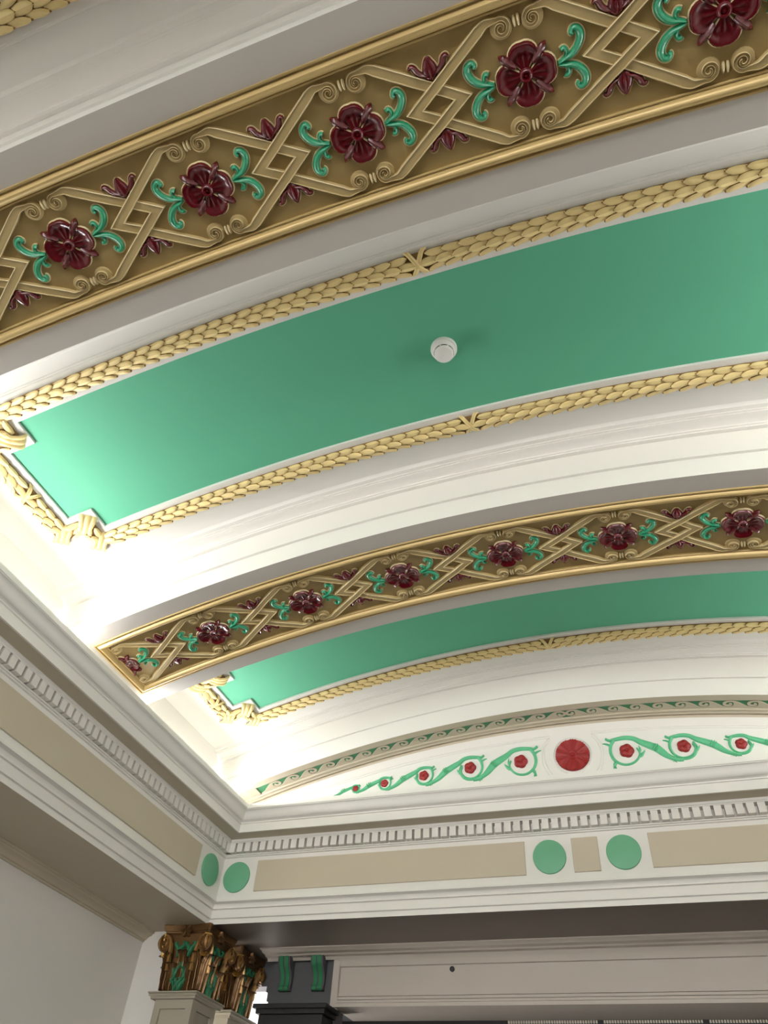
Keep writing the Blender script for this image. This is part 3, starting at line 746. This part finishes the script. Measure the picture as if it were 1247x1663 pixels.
# ------------------------------------------------------------------ pilasters with gilded capitals
def capital(par, x0, x1, y0, y1, zb, zt):
    """Corinthian capital over a rectangular shaft x0..x1, y0..y1"""
    cx_, cy_ = (x0 + x1) / 2, (y0 + y1) / 2; hx, hy = (x1 - x0) / 2, (y1 - y0) / 2
    H = zt - zb; rows = []
    for t, g in ((0, 1.0), (.03, 1.05), (.06, 1.0), (.3, 1.0), (.55, 1.03), (.72, 1.09), (.84, 1.2), (.86, 1.2)):
        row = []
        for k in range(40):
            a = 2 * pi * k / 40 + pi / 4; q = 1 / max(abs(cos(a)), abs(sin(a)))
            q = min(q, 1.36); row.append(P(cx_ + hx * g * q * cos(a), cy_ + hy * g * q * sin(a), zb + H * t))
        rows.append(row)
    bell = build('capital', flat(rows), grid(rows, closed_u=True), M_BRONZE, par, smooth=40); bell['label'] = 'bronze-gilt Corinthian capital with green accents'
    # abacus with concave sides and cut corners
    rows = []
    for z, g in ((.86, 1.20), (.875, 1.30), (.90, 1.31), (.905, 1.36), (.93, 1.37), (.95, 1.40), (.985, 1.42), (1.0, 1.42)):
        row = []
        for k in range(4):
            A = [(-1, -1), (1, -1), (1, 1), (-1, 1)][k]; B = [(1, -1), (1, 1), (-1, 1), (-1, -1)][k]
            for i in range(11):
                t = .04 + .92 * i / 10; u, w = A[0] + (B[0] - A[0]) * t, A[1] + (B[1] - A[1]) * t
                bow = 1 - .16 * sin(pi * t); nrm = [(0, -1), (1, 0), (0, 1), (-1, 0)][k]
                if nrm[0]: u *= bow
                else: w *= bow
                row.append(P(cx_ + hx * g * u, cy_ + hy * g * w, zb + H * z))
        rows.append(row)
    rows.append([P(cx_ + (hx * 1.2 * cos(2 * pi * j / 44)), cy_ + hy * 1.2 * sin(2 * pi * j / 44), zt) for j in range(44)])
    build('abacus', flat(rows), grid(rows, closed_u=True), M_BRONZE, bell, smooth=30)
    # acanthus leaves
    def acanthus(L, Wd, curl):
        V = []; F = []; rr_ = []
        for i in range(13):
            t = i / 12; out = .02 + .05 * t + curl * max(0, t - .6) ** 1.6 * 3.2; zz = L * (t if t < .82 else .82 + (t - .82) * .35 - (t - .82) ** 2 * 2.2)
            lob = 1 - .24 * abs(sin(t * pi * 3.6)); w = Wd * (.72 + .5 * t - .85 * max(0, t - .6) ** 1.2 * 1.6) * lob; w = max(w, .01)
            row = []
            for j in range(17):
                u = -1 + 2 * j / 16; fold = .016 * cos(u * pi * 4.5) * (1 - .3 * t) + .016 * (1 - abs(u)) - .024 * u * u
                row.append((u * w, out + fold, zz))
            rr_.append(row)
        V = flat(rr_); F = grid(rr_); o = len(V)
        V += [(a, b - .016, c) for a, b, c in V]; m = 17
        F += [tuple(reversed([i + o for i in f])) for f in grid(rr_)]
        edge = [i * m for i in range(13)] + [12 * m + j for j in range(1, m)] + [i * m + m - 1 for i in range(11, -1, -1)]
        F += [(edge[i], edge[i + 1], edge[i + 1] + o, edge[i] + o) for i in range(len(edge) - 1)]
        return V, F
    def place(V, ox, oy, ang, z):
        """local x across, y outward"""
        c, s = cos(ang), sin(ang)   # outward direction = (c, s)
        return [P(ox + c * b - s * a, oy + s * b + c * a, zb + z + zz) for a, b, zz in V]
    faces = [(0, -1, hy, hx), (1, 0, hx, hy), (0, 1, hy, hx), (-1, 0, hx, hy)]
    for fx, fy, ho, ha in faces:
        ang = math.atan2(fy, fx); tx, ty = -fy, fx
        for u, L, Wd, curl, z, mt in ((-.52, .40, .135, .10, .02, M_BRONZE), (.52, .40, .135, .10, .02, M_BRONZE), (0, .56, .12, .13, .04, M_BRONZE), (-.84, .52, .10, .12, .05, M_BRONZE), (.84, .52, .10, .12, .05, M_BRONZE)):
            V, F = acanthus(L * H / .84, Wd * ha / .36, curl)
            build('acanthus_leaf', place(V, cx_ + fx * ho + tx * u * ha, cy_ + fy * ho + ty * u * ha, ang, z * H), F, mt, bell, smooth=50)
        # green painted sprigs between the leaves
        for u, zc, sc_ in ((-.27, .30, 1), (.27, .30, 1), (-.3, .62, .9), (.3, .62, .9), (-.12, .10, .8), (.12, .10, .8)):
            paths = []
            for q in (-1, 1):
                pth = smoothpath([(0, -.10 * sc_), (.012 * q, -.03 * sc_), (.03 * q, .03 * sc_), (.062 * q, .06 * sc_), (.07 * q, .095 * sc_), (.045 * q, .105 * sc_)], 4)
                paths.append((pth, [.012 + .016 * sin(pi * i / len(pth)) for i in range(len(pth))], .05, SEC_ROUND))
            V, F = ribmesh(paths)
            build('green_sprig', place([(a, .012 + d + .02 * zc, b) for a, b, d in V], cx_ + fx * ho + tx * u * ha, cy_ + fy * ho + ty * u * ha, ang, zc * H), F, M_CAPGREEN, bell, smooth=50)
        # volutes towards both corners of this face, and the fleuron
        for q in (-1, 1):
            vx, vz, r0 = q * ha * 1.14, H * .72, .104
            sp = spiral(0, 0, r0, .012, pi / 2, pi / 2 + q * -1 * 4.0 * pi, 60)
            stem = smoothpath([(-q * .46 * ha - 0, -.42 * H), (-q * .40 * ha, -.1 * H), (-q * .25 * ha, .06 * H), sp[0]], 6)[:-1]
            pth = stem + sp; m = len(pth)
            V, F = ribmesh([(pth, [.020] * len(stem) + [.0125 - .006 * i / 61 for i in range(61)], [.055] * len(stem) + [.055 + .05 * i / 61 for i in range(61)], [(-1.05, 0), (-1, .8), (-.7, 1), (-.3, .75), (.3, .75), (.7, 1), (1, .8), (1.05, 0)])])
            dV, dF = lathe_abd([(.001, .070), (.03, .055), (.08, .036), (.114, .028), (.118, 0)], 20); o = len(V)
            mi = [1] * len(F) + [0] * len(dF); V = V + dV; F = F + [tuple(i + o for i in f) for f in dF]
            oo = ho * 1.16
            build('volute', place([(vx + a, d, vz + b) for a, b, d in V], cx_ + fx * oo, cy_ + fy * oo, ang, 0), F, [M_BRONZE, M_GILTEDGE], bell, mi=mi, smooth=45)
        paths = [([(0, 0), (.05 * cos(a), .05 * sin(a)), (.085 * cos(a), .085 * sin(a))], [.012, .03, .01], .05, SEC_ROUND) for a in [2 * pi * k / 6 for k in range(6)]]
        V, F = ribmesh(paths)
        build('fleuron', place([(a, d, b) for a, b, d in V], cx_ + fx * ho * 1.2, cy_ + fy * ho * 1.2, ang, .90 * H), F, M_BRONZE, bell, smooth=50)
    for fx, fy in ((-1, -1), (1, -1), (1, 1), (-1, 1)):   # corner volute edges and shell below, gilt
        ang = math.atan2(fy, fx)
        paths = [([(-.05, z), (.0, z + .004), (.05, z)], .016, [.02, .03, .02], SEC_ROUND) for z in [.03 * k for k in range(6)]]
        V, F = ribmesh(paths)
        build('corner_scroll', place([(a, .02 + d, b) for a, b, d in V], cx_ + fx * hx * 1.2, cy_ + fy * hy * 1.2, ang, .66 * H), F, M_BRIGHTGILT, bell, smooth=50)
        paths = [([(.012 * k, .0), (.026 * k, .03), (.022 * k, .06)], [.008, .012, .006], .05 - .006 * abs(k), SEC_ROUND) for k in (-2, -1, 0, 1, 2)]
        V, F = ribmesh(paths)
        build('shell', place([(a, d, b) for a, b, d in V], cx_ + fx * hx * 1.1, cy_ + fy * hy * 1.1, ang, .52 * H), F, M_BRIGHTGILT, bell, smooth=50)
def pilaster(x0, x1, y0, y1, label, zb=2.46):
    T_ = thing('pilaster', label, 'pilaster', P((x0 + x1) / 2, (y0 + y1) / 2, -4), 'corner pilasters with gilded capitals')
    g = .075
    V, F = box(x0, x1, y0, y1, -4, zb - .05); build('shaft', V, F, M_PIER, T_, smooth=0)
    # recessed panels framed by stiles: raised strips on the two visible faces
    st = .10; pr = .03
    def strip(face, a0, a1, z0, z1):
        if face == 'y': V, F = box(a0, a1, y0 - pr, y0 + .001, z0, z1)
        else: V, F = box(x1 - .001, x1 + pr, a0, a1, z0, z1)
        return V, F
    for face, a0, a1 in (('y', x0, x1 + pr), ('x', y0, y1)):
        fr = build('panel_frame', *join(strip(face, a0, a0 + st, -4, zb - .06), strip(face, a1 - st, a1, -4, zb - .06), strip(face, a0 + st, a1 - st, zb - .19, zb - .06)), M_PIER, T_, smooth=0)
    rows = []
    for z, o in ((zb - .085, .0), (zb - .08, .035), (zb - .055, .038), (zb - .05, .055), (zb - .035, .062), (zb - .02, .055), (zb - .015, .075), (zb, .075), (zb, .0)):
        o += .03
        rows.append([P(x0 - o, y0 - o, z), P(x1 + o, y0 - o, z), P(x1 + o, y1 + o, z), P(x0 - o, y1 + o, z)])
    build('necking', flat(rows), grid(rows, closed_u=True), M_PIER, T_, smooth=20)
    capital(T_, x0 + .0, x1 - .0, y0, y1, zb, 3.297)
    return T_
pilaster(-7.03, -6.46, 10.12, 10.72, 'nearer of the two pilasters, its whole gilded capital showing under the cornice corner')
pilaster(-7.03, -6.46, 11.13, 11.73, 'further pilaster, half hidden behind the nearer gilded capital')

# ------------------------------------------------------------------ beyond the far beam: lintel, consoles, dark cabinet
LB = [(11.20, 3.302), (11.20, 3.285), (11.27, 3.28), (11.30, 3.262), (11.40, 3.258), (11.42, 3.24), (11.50, 3.235), (11.53, 3.20), (11.545, 3.17), (11.56, 3.13), (11.565, 3.115), (11.60, 3.11), (11.60, 2.76), (11.575, 2.755), (11.575, 2.735), (11.60, 2.733), (11.60, 2.724), (11.56, 2.721), (11.56, 2.69), (11.585, 2.688), (11.585, 2.679), (11.535, 2.676), (11.535, 2.645), (11.56, 2.643), (11.56, 2.635), (11.49, 2.631), (11.49, 2.585), (12.34, 2.585), (12.34, 2.50)]
rows = [[P(x, y, z) for y, z in LB] for x in (-4.98, 5.7)]
rowsb = [[P(x, y, z) for y, z in LB[:8] + [(11.63, 3.23)]] for x in (-6.16, -4.98)]
struct(build('trim_5', *join((flat(rows), grid(rows)), (flat(rowsb), grid(rowsb))), M_BACK, smooth=28), 'grey moulded lintel beyond the far beam')
V, F = join(box(-6.10, -4.98, 11.62, 11.9, 2.3, 3.29), box(-6.1, -4.98, 11.9, 12.62, 2.585, 3.29), box(-6.04, -5.0, 11.60, 11.62, 2.56, 2.76), box(-7.0, -6.1, 11.86, 11.9, 2.95, 3.29), box(-6.17, -6.1, 11.64, 11.9, 2.82, 2.95), box(-6.14, -6.1, 11.64, 11.9, 2.70, 2.82))
struct(build('wall_panel', V, F, M_DARKWALL, smooth=0), 'dark grey wall panel carrying the two green consoles')
V, F = box(-5.05, -4.95, 11.54, 11.62, 2.55, 3.24); struct(build('trim_6', V, F, M_BACK, smooth=0), 'pale upright moulding beside the consoles')
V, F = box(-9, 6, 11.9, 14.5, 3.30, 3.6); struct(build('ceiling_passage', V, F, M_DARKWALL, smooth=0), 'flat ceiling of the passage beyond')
def console(x, label):
    T_ = thing('console_bracket', label, 'bracket', P(x, 11.6, 2.80), 'consoles with green flutes')
    prof = smoothpath([(11.61, 3.245), (11.44, 3.245), (11.42, 3.20), (11.45, 3.12), (11.52, 3.04), (11.555, 2.96), (11.55, 2.89), (11.53, 2.85), (11.55, 2.815), (11.60, 2.81)], 5)
    def slab(x0, x1, o):
        a = [P(x0, y - o, z) for y, z in prof]; b = [P(x1, y - o, z) for y, z in prof]; n = len(prof)
        return a + b, grid([a, b]) + [tuple(range(n)), tuple(range(2 * n - 1, n - 1, -1))]
    build('body', *slab(x - .10, x + .10, 0), M_DARKWALL, T_, smooth=40)
    for q in (-1, 1): build('flute', *slab(x + q * .042 - .03, x + q * .042 + .03, .012), M_WAVEGREEN, T_, smooth=40)
console(-5.83, 'left green-fluted console bracket, next to the gilded capital')
console(-5.285, 'right green-fluted console bracket, away from the gilded capital')
CB = thing('dark_cabinet', 'black timber cabinet top under the consoles at the bottom edge', 'cabinet', P(-5.5, 11.4, -4))
build('body', *rounded_box(-6.0, -5.0, 11.2, 11.6, -4, 2.44, .01), M_BLACK, CB, smooth=0)
build('cornice', *join(rounded_box(-6.08, -4.92, 11.12, 11.61, 2.50, 2.555, .008), rounded_box(-6.04, -4.96, 11.16, 11.605, 2.44, 2.50, .008)), M_BLACK, CB, smooth=0)
# small round sensor on the lintel
rows = []
for r, d in ((.035, 0), (.036, .02), (.03, .03), (.002, .032)): rows.append([P(-3.222 + r * cos(2 * pi * j / 24), 11.60 - d, 3.054 + r * sin(2 * pi * j / 24)) for j in range(24)])
tag(build('sensor', flat(rows), grid(rows, closed_u=True), M_SLOT, smooth=40), 'small round black sensor on the grey lintel', 'sensor')
# beaded dark lintel edge at the bottom of the view
BL = thing('beaded_screen', 'dark screen with a row of tiny pale beads, bottom right edge', 'screen', P(0, 12.4, -4))
V, F = box(-5.9, 5.7, 12.32, 12.5, 1.2, 2.585); build('screen', V, F, M_BLACK, BL, smooth=0)
parts = []
x = -2.6
while x < 3.5:
    if (x * 100) % 137 > 9: parts.append(box(x, x + .024, 12.295, 12.32, 2.545, 2.578))
    x += .036
V, F = join(*parts); o = build('beads', V, F, M_BEAD, BL, smooth=0); o['kind'] = 'stuff'

# ------------------------------------------------------------------ cove lighting hidden in the trough behind the cornice
for (a, b), nm in zip(bays, ('over the nearest bay', 'beside the largest green panel', 'beside the narrower green panel')):
    for x, side in ((-6.16, 'left'), (2 * XC + 6.16, 'right')):
        y0, y1 = a + .05, b - .05
        T_ = thing('cove_light', 'hidden light strip in the %s cornice trough %s' % (side, nm), 'light strip', P(x, (y0 + y1) / 2, 4.60), 'cove light strips')
        V, F = box(x - .06, x + .06, y0, y1, 4.602, 4.66); build('channel', V, F, M_PLASTIC, T_, smooth=0)
        L = bpy.data.lights.new('cove_strip', 'AREA'); L.shape = 'RECTANGLE'; L.size = .10 * S; L.size_y = (y1 - y0) * S
        L.energy = COVE_W * (y1 - y0) * S * (.12 if a < 0 else .85 if a > 6 else 1); L.color = COVE_COL
        lo = bpy.data.objects.new('cove_strip', L); COL.objects.link(lo); lo.matrix_world = Matrix.Translation(P(x, (y0 + y1) / 2, 4.76)) @ Matrix.Rotation(math.radians(85) * (1 if side == 'left' else -1), 4, 'Y') @ Matrix.Rotation(pi, 4, 'X')
# globe lamp added out of view to brighten the passage wall
GL = thing('passage_fill_lamp', 'added unseen globe lamp lighting the passage behind the pilasters', 'lamp', P(-7.6, 12.6, 2.9))
V, F = lathe_abd([(.001, .14)] + [(.14 * sin(pi * i / 12), .14 * cos(pi * i / 12)) for i in range(1, 12)] + [(.001, -.14)], 20)
V2, F2 = box(-7.61, -7.59, 12.59, 12.61, 3.03, 3.30); build('rod', V2, F2, M_SLOT, GL, smooth=0)
build('globe', [P(-7.6 + a, 12.6 + b, 2.9 + d) for a, b, d in V], F, M_GLOBE, GL)
L = bpy.data.lights.new('passage_fill_light', 'POINT'); L.energy = 1.2; L.color = (1, .97, .97); L.shadow_soft_size = .06
lo = bpy.data.objects.new('passage_fill_light', L); COL.objects.link(lo); lo.location = P(-7.6, 12.6, 2.6)
